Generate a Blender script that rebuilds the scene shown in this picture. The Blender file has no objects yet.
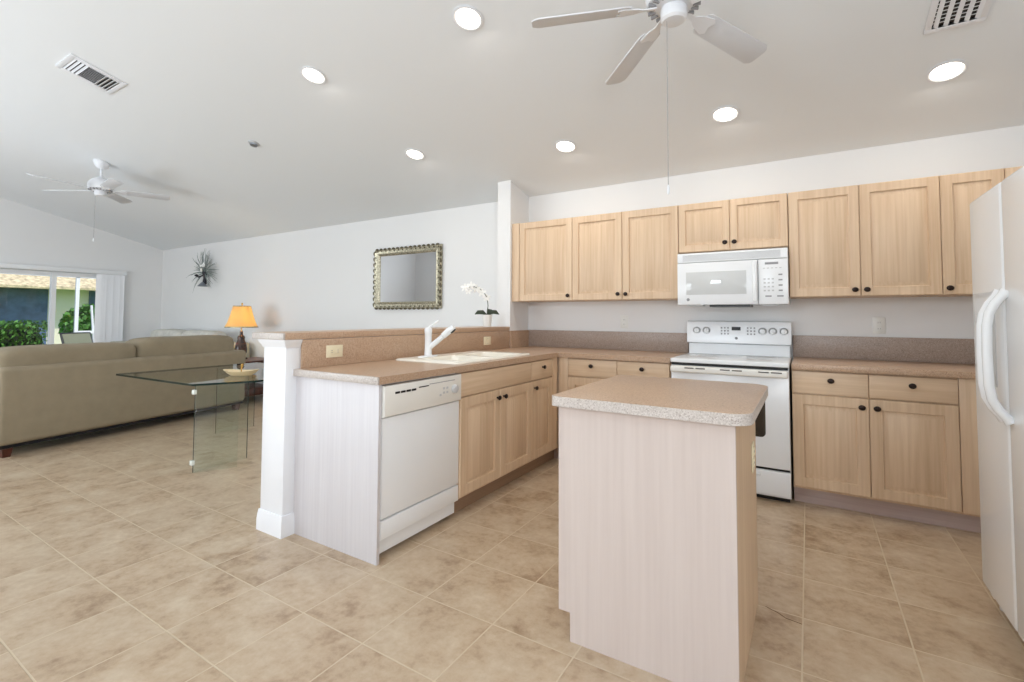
import bpy, bmesh, math, random
from mathutils import Vector, Matrix
random.seed(7)
PI = math.pi
D = bpy.data
SC = bpy.context.scene
COL = SC.collection

# ------------------------------------------------------------------ camera, sky, sun, exposure
CAM = Vector((2.4438, -4.3127, 1.2151))
YAW, PITCH, ROLL, FPX, CY = 0.552, 0.041, 0.0043, 480.33, 296.8
fw = Vector((-math.sin(YAW)*math.cos(PITCH), math.cos(YAW)*math.cos(PITCH), math.sin(PITCH)))
r0 = Vector((math.cos(YAW), math.sin(YAW), 0)); u0 = r0.cross(fw)
rr_ = r0*math.cos(ROLL) + u0*math.sin(ROLL); uu_ = u0*math.cos(ROLL) - r0*math.sin(ROLL)
cd = D.cameras.new('camera'); cam = D.objects.new('camera', cd); COL.objects.link(cam)
cam.matrix_world = Matrix(((rr_.x, uu_.x, -fw.x, CAM.x), (rr_.y, uu_.y, -fw.y, CAM.y), (rr_.z, uu_.z, -fw.z, CAM.z), (0, 0, 0, 1)))
cd.sensor_fit = 'HORIZONTAL'; cd.sensor_width = 36.0; cd.lens = FPX/1024*36.0
cd.shift_y = (CY-341.0)/1024.0
cd.clip_start = 0.05; cd.clip_end = 300
SC.camera = cam

w = D.worlds.new('World'); SC.world = w; w.use_nodes = True
nt = w.node_tree; bg = nt.nodes['Background']
sky = nt.nodes.new('ShaderNodeTexSky'); sky.sky_type = 'NISHITA'; sky.sun_disc = False
sky.sun_elevation = math.radians(55); sky.sun_rotation = math.radians(120)
nt.links.new(sky.outputs[0], bg.inputs[0]); bg.inputs[1].default_value = 0.22

def light(name, kind, loc, target, energy, color, size=None, size_y=None):
    l = D.lights.new(name, kind); o = D.objects.new(name, l); COL.objects.link(o)
    o.location = loc
    o.rotation_euler = (Vector(target)-Vector(loc)).to_track_quat('-Z', 'Y').to_euler()
    l.energy = energy; l.color = color
    if kind == 'AREA':
        l.shape = 'RECTANGLE' if size_y else 'DISK'
        l.size = size
        if size_y: l.size_y = size_y
    return o
sun = light('sun', 'SUN', (6, 6, 12), (-2.0, 3.2, 0), 4.0, (1.0, 0.95, 0.86)); sun.data.angle = 0.01
# area lamp in the inferred back window; side and patio lamps are added fill
light('window_daylight', 'AREA', (.9, -6.93, 2.2), (.9, 0, 7.2), 75, (0.86, 0.93, 1.0), 1.0, 1.0)
light('added_side_fill', 'AREA', (3.83, -5.6, 1.5), (-1.0, -4.0, 3.4), 70, (0.86, 0.93, 1.0), 1.3, 1.3)  # added fill lamp in a made-up side window
light('added_patio_fill', 'AREA', (-4.2, -6.93, 1.15), (-2.6, 0, 6.2), 200, (0.86, 0.93, 1.0), 4.4, 2.1)  # added fill lamp in an unseen patio door opening

vs = SC.view_settings
vs.view_transform = 'Standard'; vs.look = 'None'; vs.gamma = 1.0; vs.exposure = -0.03
vs.use_curve_mapping = False
SC.cycles.max_bounces = 10; SC.cycles.diffuse_bounces = 6; SC.cycles.transparent_max_bounces = 16
SC.cycles.sample_clamp_indirect = 6.0
SC.cycles.caustics_reflective = False; SC.cycles.caustics_refractive = False

# ------------------------------------------------------------------ materials
def lin(c):
    return tuple(((v/255)/12.92 if v/255 <= .04045 else ((v/255+.055)/1.055)**2.4) for v in c) + (1.0,)
def newmat(name):
    m = D.materials.new(name); m.use_nodes = True
    return m, m.node_tree.nodes, m.node_tree.links, m.node_tree.nodes['Principled BSDF']
def mat(name, rgb, rough=0.5, metal=0.0, noise=0.0, nscale=20.0, bump=0.0, bscale=200.0, emit=None, estr=0, spec=0.5):
    m, n, l, b = newmat(name)
    b.inputs['Base Color'].default_value = lin(rgb); b.inputs['Roughness'].default_value = rough
    b.inputs['Metallic'].default_value = metal; b.inputs['Specular IOR Level'].default_value = spec
    tc = n.new('ShaderNodeTexCoord')
    if noise:
        nz = n.new('ShaderNodeTexNoise'); nz.inputs['Scale'].default_value = nscale; nz.inputs['Detail'].default_value = 5
        l.new(tc.outputs['Object'], nz.inputs['Vector'])
        cr = n.new('ShaderNodeValToRGB')
        a = lin(tuple(max(0, v*(1-noise)) for v in rgb)); c = lin(tuple(min(255, v*(1+noise)) for v in rgb))
        cr.color_ramp.elements[0].position = .3; cr.color_ramp.elements[0].color = a
        cr.color_ramp.elements[1].position = .7; cr.color_ramp.elements[1].color = c
        l.new(nz.outputs['Fac'], cr.inputs['Fac']); l.new(cr.outputs['Color'], b.inputs['Base Color'])
    if bump:
        nb = n.new('ShaderNodeTexNoise'); nb.inputs['Scale'].default_value = bscale; nb.inputs['Detail'].default_value = 3
        l.new(tc.outputs['Object'], nb.inputs['Vector'])
        bp = n.new('ShaderNodeBump'); bp.inputs['Strength'].default_value = bump; bp.inputs['Distance'].default_value = .003
        l.new(nb.outputs['Fac'], bp.inputs['Height']); l.new(bp.outputs['Normal'], b.inputs['Normal'])
    if emit:
        b.inputs['Emission Color'].default_value = lin(emit); b.inputs['Emission Strength'].default_value = estr
    return m
def wood(name, light_c, dark_c, horiz=False, rough=0.42, contrast=1.0):
    m, n, l, b = newmat(name)
    tc = n.new('ShaderNodeTexCoord'); oi = n.new('ShaderNodeObjectInfo')
    mp = n.new('ShaderNodeMapping')
    sc = (1.6, 1.6, 55.0) if horiz else (55.0, 55.0, 1.6)
    mp.inputs['Scale'].default_value = sc
    ad = n.new('ShaderNodeVectorMath'); ad.operation = 'ADD'
    ml = n.new('ShaderNodeMath'); ml.operation = 'MULTIPLY'; ml.inputs[1].default_value = 37.0
    l.new(oi.outputs['Random'], ml.inputs[0])
    l.new(tc.outputs['Object'], mp.inputs['Vector']); l.new(mp.outputs['Vector'], ad.inputs[0]); l.new(ml.outputs[0], ad.inputs[1])
    n1 = n.new('ShaderNodeTexNoise'); n1.inputs['Scale'].default_value = 1.0; n1.inputs['Detail'].default_value = 4; n1.inputs['Roughness'].default_value = .6
    l.new(ad.outputs[0], n1.inputs['Vector'])
    mp2 = n.new('ShaderNodeMapping'); mp2.inputs['Scale'].default_value = tuple(v*.16 for v in sc)
    l.new(tc.outputs['Object'], mp2.inputs['Vector'])
    ad2 = n.new('ShaderNodeVectorMath'); ad2.operation = 'ADD'; l.new(mp2.outputs['Vector'], ad2.inputs[0]); l.new(ml.outputs[0], ad2.inputs[1])
    n2 = n.new('ShaderNodeTexNoise'); n2.inputs['Scale'].default_value = 1.0; n2.inputs['Detail'].default_value = 3; n2.inputs['Distortion'].default_value = .6
    l.new(ad2.outputs[0], n2.inputs['Vector'])
    mx = n.new('ShaderNodeMix'); mx.data_type = 'FLOAT'; mx.inputs[0].default_value = .45
    l.new(n1.outputs['Fac'], mx.inputs[2]); l.new(n2.outputs['Fac'], mx.inputs[3])
    cr = n.new('ShaderNodeValToRGB')
    cr.color_ramp.elements[0].position = .33; cr.color_ramp.elements[0].color = lin(dark_c)
    cr.color_ramp.elements[1].position = .62; cr.color_ramp.elements[1].color = lin(light_c)
    l.new(mx.outputs[0], cr.inputs['Fac']); l.new(cr.outputs['Color'], b.inputs['Base Color'])
    b.inputs['Roughness'].default_value = rough; b.inputs['Specular IOR Level'].default_value = .4
    return m
def laminate(name, base, light_s, dark_s, rough=.35, sc=260):
    m, n, l, b = newmat(name)
    tc = n.new('ShaderNodeTexCoord')
    v = n.new('ShaderNodeTexVoronoi'); v.inputs['Scale'].default_value = sc
    l.new(tc.outputs['Object'], v.inputs['Vector'])
    nz = n.new('ShaderNodeTexNoise'); nz.inputs['Scale'].default_value = sc*.5; nz.inputs['Detail'].default_value = 4
    l.new(tc.outputs['Object'], nz.inputs['Vector'])
    mx = n.new('ShaderNodeMix'); mx.data_type = 'FLOAT'; mx.inputs[0].default_value = .5
    sep = n.new('ShaderNodeSeparateColor'); l.new(v.outputs['Color'], sep.inputs[0])
    l.new(sep.outputs[0], mx.inputs[2]); l.new(nz.outputs['Fac'], mx.inputs[3])
    cr = n.new('ShaderNodeValToRGB')
    e = cr.color_ramp.elements
    e[0].position = .22; e[0].color = lin(dark_s); e[1].position = .78; e[1].color = lin(light_s)
    k = e.new(.40); k.color = lin(base); k = e.new(.6); k.color = lin(base)
    l.new(mx.outputs[0], cr.inputs['Fac']); l.new(cr.outputs['Color'], b.inputs['Base Color'])
    b.inputs['Roughness'].default_value = rough
    return m
def glassmat(name, tint=(255, 255, 255), refl=1.0):
    m, n, l, b = newmat(name)
    n.remove(b); out = n['Material Output']
    t = n.new('ShaderNodeBsdfTransparent'); t.inputs[0].default_value = lin(tint)
    g = n.new('ShaderNodeBsdfGlossy'); g.inputs['Roughness'].default_value = .01
    fr = n.new('ShaderNodeFresnel'); fr.inputs[0].default_value = 1.48
    ml = n.new('ShaderNodeMath'); ml.operation = 'MULTIPLY'; ml.inputs[1].default_value = refl
    geo = n.new('ShaderNodeNewGeometry'); fm = n.new('ShaderNodeMath'); fm.operation = 'SUBTRACT'; fm.inputs[0].default_value = 1.0
    l.new(geo.outputs['Backfacing'], fm.inputs[1]); l.new(fr.outputs[0], ml.inputs[0]); l.new(fm.outputs[0], ml.inputs[1])
    mx = n.new('ShaderNodeMixShader'); l.new(ml.outputs[0], mx.inputs[0]); l.new(t.outputs[0], mx.inputs[1]); l.new(g.outputs[0], mx.inputs[2])
    l.new(mx.outputs[0], out.inputs[0])
    return m
def tilefloor():
    m, n, l, b = newmat('ceramic_floor_tile')
    tc = n.new('ShaderNodeTexCoord')
    mp = n.new('ShaderNodeMapping'); mp.inputs['Location'].default_value = (-2.405+.348*40, 2.69+.35*40, 0)
    l.new(tc.outputs['Object'], mp.inputs['Vector'])
    br = n.new('ShaderNodeTexBrick'); br.offset = 0; br.squash = 1
    br.inputs['Scale'].default_value = 1; br.inputs['Brick Width'].default_value = .348; br.inputs['Row Height'].default_value = .35
    br.inputs['Mortar Size'].default_value = .0035; br.inputs['Mortar Smooth'].default_value = .35; br.inputs['Bias'].default_value = 0
    br.inputs['Color1'].default_value = (0, 0, 0, 1); br.inputs['Color2'].default_value = (1, 1, 1, 1); br.inputs['Mortar'].default_value = (.5, .5, .5, 1)
    l.new(mp.outputs[0], br.inputs['Vector'])
    # mottling differs from tile to tile
    sx = n.new('ShaderNodeVectorMath'); sx.operation = 'MULTIPLY_ADD'
    cmb = n.new('ShaderNodeCombineXYZ'); 
    sp = n.new('ShaderNodeSeparateColor'); l.new(br.outputs['Color'], sp.inputs[0])
    l.new(sp.outputs[0], cmb.inputs[2]); 
    sx.inputs[1].default_value = (1, 1, 1); l.new(tc.outputs['Object'], sx.inputs[0]); l.new(cmb.outputs[0], sx.inputs[2])
    n1 = n.new('ShaderNodeTexNoise'); n1.inputs['Scale'].default_value = 5.0; n1.inputs['Detail'].default_value = 7; n1.inputs['Roughness'].default_value = .55; n1.inputs['Distortion'].default_value = .3
    l.new(sx.outputs[0], n1.inputs['Vector'])
    n2 = n.new('ShaderNodeTexNoise'); n2.inputs['Scale'].default_value = 26.0; n2.inputs['Detail'].default_value = 6; n2.inputs['Roughness'].default_value = .65
    l.new(sx.outputs[0], n2.inputs['Vector'])
    mx = n.new('ShaderNodeMix'); mx.data_type = 'FLOAT'; mx.inputs[0].default_value = .4
    l.new(n1.outputs['Fac'], mx.inputs[2]); l.new(n2.outputs['Fac'], mx.inputs[3])
    cr = n.new('ShaderNodeValToRGB'); e = cr.color_ramp.elements
    e[0].position = .32; e[0].color = lin((150, 124, 97)); e[1].position = .66; e[1].color = lin((204, 187, 163))
    k = e.new(.47); k.color = lin((186, 163, 136))
    l.new(mx.outputs[0], cr.inputs['Fac'])
    m2 = n.new('ShaderNodeMix'); m2.data_type = 'RGBA'
    l.new(br.outputs['Fac'], m2.inputs[0]); l.new(cr.outputs['Color'], m2.inputs[6]); m2.inputs[7].default_value = lin((204, 187, 160))
    l.new(m2.outputs[2], b.inputs['Base Color'])
    b.inputs['Roughness'].default_value = .33
    bp = n.new('ShaderNodeBump'); bp.invert = True; bp.inputs['Strength'].default_value = .5; bp.inputs['Distance'].default_value = .002
    l.new(br.outputs['Fac'], bp.inputs['Height']); l.new(bp.outputs['Normal'], b.inputs['Normal'])
    return m

M = {}
M['wall'] = mat('white_wall_paint', (228, 228, 228), .7, bump=.05, bscale=90)
M['ceil'] = mat('white_ceiling_paint', (231, 234, 236), .85, bump=.1, bscale=60)
M['trim'] = mat('white_gloss_trim', (236, 237, 240), .4)
M['floor'] = tilefloor()
M['grout'] = mat('dark_crack', (120, 98, 72), .9)
M['door'] = wood('honey_maple_foil', (221, 195, 166), (200, 170, 138))
M['drawer'] = wood('honey_maple_foil_horizontal', (221, 195, 166), (200, 170, 138), horiz=True)
M['panel'] = wood('whitewashed_lit_maple', (206, 193, 186), (198, 184, 177))  # whitewash and window light together put into this tone
M['panel_lit'] = wood('window_lit_maple', (214, 211, 213), (203, 199, 202))  # pale tone holds the window light on the peninsula end
M['toe'] = wood('pale_mauve_toe_board', (196, 178, 172), (180, 160, 154), horiz=True)
M['lam'] = laminate('speckled_brown_laminate', (186, 156, 130), (200, 174, 150), (156, 126, 104))
M['splash'] = laminate('speckled_cool_lit_laminate', (162, 144, 132), (180, 163, 151), (133, 116, 105))  # greyer than the bar splash: cool window light put into the colour
M['edge'] = laminate('window_lit_edge_laminate', (194, 185, 178), (214, 207, 201), (154, 142, 134), .4, 330)  # brown laminate paled and greyed to stand for window light on it
M['knob'] = mat('oil_rubbed_bronze', (38, 26, 22), .35, .6)
M['appl'] = mat('white_enamel', (236, 238, 240), .22)
M['applw'] = mat('warm_white_enamel', (233, 231, 225), .25)
M['applg'] = mat('light_grey_plastic', (196, 197, 198), .4)
M['dark'] = mat('black_plastic', (16, 15, 16), .35)
M['ovenglass'] = mat('smoked_oven_glass', (58, 52, 46), .08)
M['mwglass'] = mat('milky_microwave_glass', (208, 210, 210), .05)
M['print'] = mat('grey_print', (150, 150, 152), .6)
M['slot'] = mat('grey_slot', (112, 108, 102), .7)
M['toebrown'] = wood('brown_toe_board', (158, 130, 106), (142, 114, 92), horiz=True)
M['sink'] = mat('biscuit_composite_sink', (243, 239, 228), .25)
M['outlet'] = mat('ivory_outlet_plastic', (236, 226, 196), .35)
M['outletw'] = mat('white_outlet_plastic', (228, 228, 224), .35)
M['fan'] = mat('white_fan_enamel', (230, 232, 236), .35)
M['fanblade'] = mat('white_fan_blade', (216, 218, 222), .5)
M['lens'] = mat('downlight_lens', (255, 250, 240), .4, emit=(255, 244, 226), estr=6)
M['sofa'] = mat('taupe_microfibre', (147, 135, 113), .9, noise=.03, nscale=9, bump=.25, bscale=350)
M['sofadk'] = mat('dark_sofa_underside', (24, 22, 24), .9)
M['sofa2'] = mat('sage_grey_upholstery', (172, 170, 156), .9, noise=.05, nscale=9, bump=.2, bscale=350)
M['pillow'] = mat('pale_grey_cushion_cloth', (196, 194, 186), .9, noise=.05, nscale=14, bump=.2, bscale=350)
M['brownwood'] = mat('dark_cherry_wood', (74, 36, 24), .35, noise=.25, nscale=18)
M['lampbase'] = mat('mottled_bronze_ceramic', (60, 38, 28), .25, noise=.5, nscale=30)
M['gold'] = mat('antique_gold', (168, 162, 142), .36, .6, noise=.3, nscale=60)
M['golddk'] = mat('dark_antique_gold', (84, 77, 60), .5, .5, noise=.35, nscale=70)
M['brass'] = mat('brass', (190, 150, 80), .3, .9)
M['chrome'] = mat('clear_plastic_clamp', (226, 230, 222), .25)
M['mirror'] = mat('mirror_silvering', (225, 226, 228), .02, 1.0)
M['glass'] = glassmat('window_glass', (250, 252, 252))
M['tglass'] = glassmat('table_glass', (250, 253, 252), 2.4)
M['gedge'] = mat('green_glass_edge', (14, 40, 36), .1)
M['dish'] = mat('cream_glazed_ceramic', (232, 212, 172), .3)
M['pot'] = mat('white_ceramic', (232, 232, 230), .25)
M['leaf'] = mat('dark_green_leaf', (36, 52, 34), .4)
M['petal'] = mat('white_petal', (244, 243, 240), .6)
M['stem'] = mat('dark_stem', (62, 70, 50), .6)
M['frond'] = mat('grey_green_frond', (122, 132, 128), .6, noise=.25, nscale=30)
M['iron'] = mat('black_iron', (46, 46, 52), .45, .5)
M['steelv'] = mat('grey_metal', (150, 156, 164), .35, .7)
M['alu'] = mat('white_aluminium', (236, 238, 240), .4)
M['blind'] = mat('white_vinyl_slat', (238, 240, 244), .5)
M['stucco'] = mat('beige_stucco', (236, 224, 206), .9, bump=.3, bscale=60)
M['screen'] = mat('blue_grey_screen', (84, 100, 134), .7, noise=.12, nscale=4)
M['rooftile'] = mat('tan_roof_tile', (196, 178, 146), .85, noise=.2, nscale=8)
M['lawn'] = mat('green_lawn', (92, 140, 66), .95, noise=.25, nscale=9)
M['mulch'] = mat('red_brown_mulch', (134, 92, 74), .95, noise=.3, nscale=30)
M['patio'] = mat('concrete_patio', (176, 168, 158), .85, noise=.06, nscale=8)
M['hedge'] = mat('hedge_leaf', (74, 116, 48), .6, noise=.45, nscale=14)
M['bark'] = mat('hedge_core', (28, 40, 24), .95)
M['sling'] = mat('olive_sling_fabric', (120, 122, 104), .85)
M['bulb'] = mat('warm_bulb', (255, 220, 160), .5, emit=(255, 214, 140), estr=12)
def shade_mat():
    m, n, l, b = newmat('amber_lampshade_cloth')
    out = n['Material Output']
    b.inputs['Base Color'].default_value = lin((240, 216, 160)); b.inputs['Roughness'].default_value = .9
    t = n.new('ShaderNodeBsdfTranslucent'); t.inputs[0].default_value = lin((246, 220, 164))
    mx = n.new('ShaderNodeMixShader'); mx.inputs[0].default_value = .55
    l.new(b.outputs[0], mx.inputs[1]); l.new(t.outputs[0], mx.inputs[2]); l.new(mx.outputs[0], out.inputs[0])
    return m
M['shade'] = shade_mat()

# ------------------------------------------------------------------ mesh helpers
class MB:
    def __init__(s): s.bm = bmesh.new()
    def _merge(s, t, mtx=None):
        if mtx is not None: bmesh.ops.transform(t, matrix=mtx, verts=t.verts)
        me = D.meshes.new('tmp'); t.to_mesh(me); t.free(); s.bm.from_mesh(me); D.meshes.remove(me); return s
    def box(s, x0, x1, y0, y1, z0, z1, bev=0.0, seg=2, mtx=None):
        t = bmesh.new()
        bmesh.ops.create_cube(t, size=1, matrix=Matrix.Translation(((x0+x1)/2, (y0+y1)/2, (z0+z1)/2)) @ Matrix.Diagonal((abs(x1-x0), abs(y1-y0), abs(z1-z0), 1)))
        if bev: bmesh.ops.bevel(t, geom=list(t.edges), offset=bev, segments=seg, profile=.5, affect='EDGES')
        return s._merge(t, mtx)
    def loops(s, loops, cap0=True, cap1=True, closed=True, mtx=None):
        t = bmesh.new(); L = [[t.verts.new(p) for p in lp] for lp in loops]
        for a, b in zip(L[:-1], L[1:]):
            k = len(a)
            for i in range(k if closed else k-1):
                j = (i+1) % k
                t.faces.new((a[i], a[j], b[j], b[i]))
        if cap0: t.faces.new(list(reversed(L[0])))
        if cap1: t.faces.new(L[-1])
        bmesh.ops.recalc_face_normals(t, faces=t.faces)
        return s._merge(t, mtx)
    def lathe(s, prof, seg=24, mtx=None, cap=True):
        lp = [[(r*math.cos(2*PI*i/seg), r*math.sin(2*PI*i/seg), z) for i in range(seg)] for r, z in prof]
        return s.loops(lp, cap, cap, mtx=mtx)
    def tube(s, pts, rad, seg=8, mtx=None, flat=1.0):
        pts = [Vector(p) for p in pts]; lp = []; n = None
        for i, p in enumerate(pts):
            d = (pts[min(i+1, len(pts)-1)]-pts[max(i-1, 0)]).normalized()
            if n is None:
                n = d.orthogonal().normalized()
            else:
                n = (n - d*n.dot(d)).normalized()
            b = d.cross(n); r = rad[i] if isinstance(rad, (list, tuple)) else rad
            lp.append([p + n*r*math.cos(2*PI*k/seg) + b*r*flat*math.sin(2*PI*k/seg) for k in range(seg)])
        return s.loops(lp, mtx=mtx)
    def prism(s, poly, z0, z1, bev=0.0, mtx=None):
        t = bmesh.new()
        a = [t.verts.new((x, y, z0)) for x, y in poly]; b = [t.verts.new((x, y, z1)) for x, y in poly]
        k = len(poly)
        for i in range(k): t.faces.new((a[i], a[(i+1) % k], b[(i+1) % k], b[i]))
        t.faces.new(list(reversed(a))); t.faces.new(b)
        bmesh.ops.recalc_face_normals(t, faces=t.faces)
        if bev:
            ed = [e for e in t.edges if all(abs(v.co.z-z1) < 1e-6 for v in e.verts) or all(abs(v.co.z-z0) < 1e-6 for v in e.verts)]
            bmesh.ops.bevel(t, geom=ed, offset=bev, segments=2, profile=.5, affect='EDGES')
        return s._merge(t, mtx)
    def quad(s, pts):
        t = bmesh.new(); t.faces.new([t.verts.new(p) for p in pts]); return s._merge(t)
    def sphere(s, c, r, sx=1, sy=1, sz=1, sub=2, rot=None):
        t = bmesh.new(); bmesh.ops.create_icosphere(t, subdivisions=sub, radius=r)
        mt = Matrix.Translation(c) @ (rot if rot is not None else Matrix.Identity(4)) @ Matrix.Diagonal((sx, sy, sz, 1))
        return s._merge(t, mt)
    def cushion(s, x0, x1, y0, y1, z0, z1, p=4.0, n=14, sag=0.0, mtx=None):
        # a soft box: superellipsoid with rounded edges
        t = bmesh.new()
        bmesh.ops.create_cube(t, size=2)
        bmesh.ops.subdivide_edges(t, edges=list(t.edges), cuts=n, use_grid_fill=True)
        for v in t.verts:
            c = v.co; k = (abs(c.x)**p+abs(c.y)**p+abs(c.z)**p)**(1/p)
            c = c/k
            wob = .012*math.sin(c.x*5.3+x0*7)*math.cos(c.z*4.1+y0*3)
            v.co = Vector(((x0+x1)/2+c.x*(x1-x0)/2, (y0+y1)/2+c.y*(y1-y0)/2*(1+wob), (z0+z1)/2+c.z*(z1-z0)/2*(1+wob) - sag*(c.x**2)*max(0, c.z)))
        return s._merge(t, mtx)
    def door(s, x0, x1, z0, z1, yb, t=.019, f=.062):
        y = yb-t
        def lp(i, yy): return [(x0+i, yy, z0+i), (x1-i, yy, z0+i), (x1-i, yy, z1-i), (x0+i, yy, z1-i)]
        return s.loops([lp(0, yb), lp(0, y+.004), lp(.004, y), lp(f, y), lp(f+.004, y+.012), lp(f+.010, y+.012), lp(f+.034, y+.002), lp(f+.037, y+.0005)])
    def slab(s, x0, x1, z0, z1, yb, t=.019, e=.005):
        y = yb-t
        def lp(i, yy): return [(x0+i, yy, z0+i), (x1-i, yy, z0+i), (x1-i, yy, z1-i), (x0+i, yy, z1-i)]
        return s.loops([lp(0, yb), lp(0, y+e), lp(e*.3, y+e*.3), lp(e, y)])
    def knob(s, x, y, z):
        prof = [(.007, 0), (.006, .010), (.010, .014), (.0155, .018), (.0165, .022), (.013, .027), (.006, .029)]
        return s.lathe(prof, 16, Matrix.Translation((x, y, z)) @ Matrix.Diagonal((1.15, 1, 1, 1)) @ Matrix.Rotation(PI/2, 4, 'X'))
    def build(s, name, m, parent=None, smooth=35, label=None):
        bmesh.ops.remove_doubles(s.bm, verts=s.bm.verts, dist=1e-6)
        me = D.meshes.new(name); s.bm.to_mesh(me); s.bm.free()
        for mm in (m if isinstance(m, (list, tuple)) else [m]): me.materials.append(M[mm] if isinstance(mm, str) else mm)
        if smooth:
            me.polygons.foreach_set('use_smooth', [True]*len(me.polygons))
            me.set_sharp_from_angle(angle=math.radians(smooth))
        o = D.objects.new(name, me); COL.objects.link(o)
        if parent is not None: o.parent = parent
        if label: o['label'] = label
        return o
def thing(name, label, cat, loc=(0, 0, 0), rz=0.0, group=None, rot=None):
    o = D.objects.new(name, None); COL.objects.link(o); o.empty_display_size = .1
    o.location = loc; o.rotation_euler = rot if rot else (0, 0, rz)
    o['label'] = label; o['category'] = cat
    if group: o['group'] = group
    return o
def tag(o, label, cat, group=None):
    o['label'] = label; o['category'] = cat
    if group: o['group'] = group
    return o
def struct(o, label=None):
    o['kind'] = 'structure'
    if label: o['label'] = label
    return o
def kids(o): return [c for c in D.objects if c.parent == o]
def copy_tree(o, parent=None):
    c = o.copy(); COL.objects.link(c)
    if parent is not None: c.parent = parent
    for ch in kids(o): copy_tree(ch, c)
    return c
def rrect(x0, x1, y0, y1, rs, n=6):
    # rounded rectangle, radii for corners (x0y0, x1y0, x1y1, x0y1)
    cs = [(x0, y0, PI, 1, 1), (x1, y0, 1.5*PI, -1, 1), (x1, y1, 0, -1, -1), (x0, y1, .5*PI, 1, -1)]
    out = []
    for (cx, cy, a, sx, sy), r in zip(cs, rs):
        if r <= 0: out.append((cx, cy)); continue
        for i in range(n+1):
            t = a + (PI/2)*i/n
            out.append((cx+sx*r+r*math.cos(t), cy+sy*r+r*math.sin(t)))
    return out

# ------------------------------------------------------------------ the room
Z0, K = 2.46, .25                         # ceiling height at the long wall, slope
XL, XR, YB, YR = -8.1, 3.9, -7.0, -4.9
def cz(y): return Z0 - K*y if y > YR else Z0 - K*YR + K*(y-YR)
struct(MB().box(XL-.15, XR+.15, YB-.15, .15, -.15, 0).build('floor', 'floor', smooth=0))
struct(MB().loops([[(x, .15, cz(.15)), (x, YR, cz(YR)), (x, YB-.15, cz(YB-.15)), (x, YB-.15, cz(YB-.15)+.15), (x, YR, cz(YR)+.15), (x, .15, cz(.15)+.15)] for x in (XL-.15, XR+.15)]).build('ceiling', 'ceil', smooth=0))
struct(MB().box(XL-.15, XR+.15, 0, .15, 0, 2.42).loops([[(x, 0, 2.42), (x, .15, 2.42), (x, .15, cz(.15)), (x, 0, cz(0))] for x in (XL-.15, XR+.15)]).build('wall_back', 'wall', smooth=0))
def gable(x0, x1, ya, yb, za, m):        # wall piece with sloping top between y=ya and y=yb (ya<yb)
    ys = [ya] + ([YR] if ya < YR < yb else []) + [yb]
    bot = [(yb, za), (ya, za)] if True else []
    prof = [(ya, za)] + [(y, cz(y)) for y in ys] + [(yb, za)]
    return m.loops([[(x, y, z) for y, z in prof] for x in (x0, x1)])
mw_ = gable(XR, XR+.15, YB, 0, 2.25, MB())
for a, b, z0, z1 in [(YB, -6.3, 0, 2.25), (-4.9, 0, 0, 2.25), (-6.3, -4.9, 0, .8)]: mw_.box(XR, XR+.15, a, b, z0, z1)
struct(mw_.build('wall_right', 'wall', smooth=0))  # its opening holds an unseen window added for fill light
DY0, DY1, DZ = -3.9, -.62, 1.975           # sliding door opening in the left wall
ml = MB()
gable(XL-.15, XL, YB, 0, DZ, ml); ml.box(XL-.15, XL, DY1, 0, 0, DZ); ml.box(XL-.15, XL, YB, DY0, 0, DZ)
struct(ml.build('wall_left', 'wall', smooth=0))
mr = MB()                                   # wall behind the camera: inferred window, plus an unseen door opening added for light
for a, b, z0, z1 in [(XL, -6.5, 0, 2.25), (-1.9, .4, 0, 2.45), (1.4, XR, 0, 2.45), (.4, 1.4, 0, 1.65), (-1.9, .4, 2.45, 2.75), (1.4, XR, 2.45, 2.75), (-6.5, -1.9, 2.25, cz(YB)), (XL, -6.5, 2.25, cz(YB)), (-1.9, XR, 2.75, cz(YB))]:
    mr.box(a, b, YB-.15, YB, z0, z1)
struct(mr.build('wall_front', 'wall', smooth=0))
def window_frame(name, x0, x1, z0, z1, nx):
    m = MB()
    m.box(x0, x1, YB-.10, YB-.02, z0, z0+.05); m.box(x0, x1, YB-.10, YB-.02, z1-.05, z1)
    for i in range(nx+1):
        x = x0+(x1-x0)*i/nx; m.box(max(x0, x-.025), min(x1, x+.025), YB-.10, YB-.02, z0+.05, z1-.05)
    return struct(m.build(name, 'alu', smooth=0))
f = window_frame('window_1', .4, 1.4, 1.65, 2.75, 1); m_ = MB()
for a in ((-6.3, -4.9, .8, .85), (-6.3, -4.9, 2.2, 2.25), (-6.3, -6.25, .85, 2.2), (-4.95, -4.9, .85, 2.2), (-5.625, -5.575, .85, 2.2)): m_.box(XR+.02, XR+.1, *a)
struct(m_.build('added_window', 'alu', smooth=0)); f = window_frame('added_door', -6.5, -1.9, 0, 2.25, 3)  # side window and patio door, both unseen, added to carry fill lamps

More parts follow.
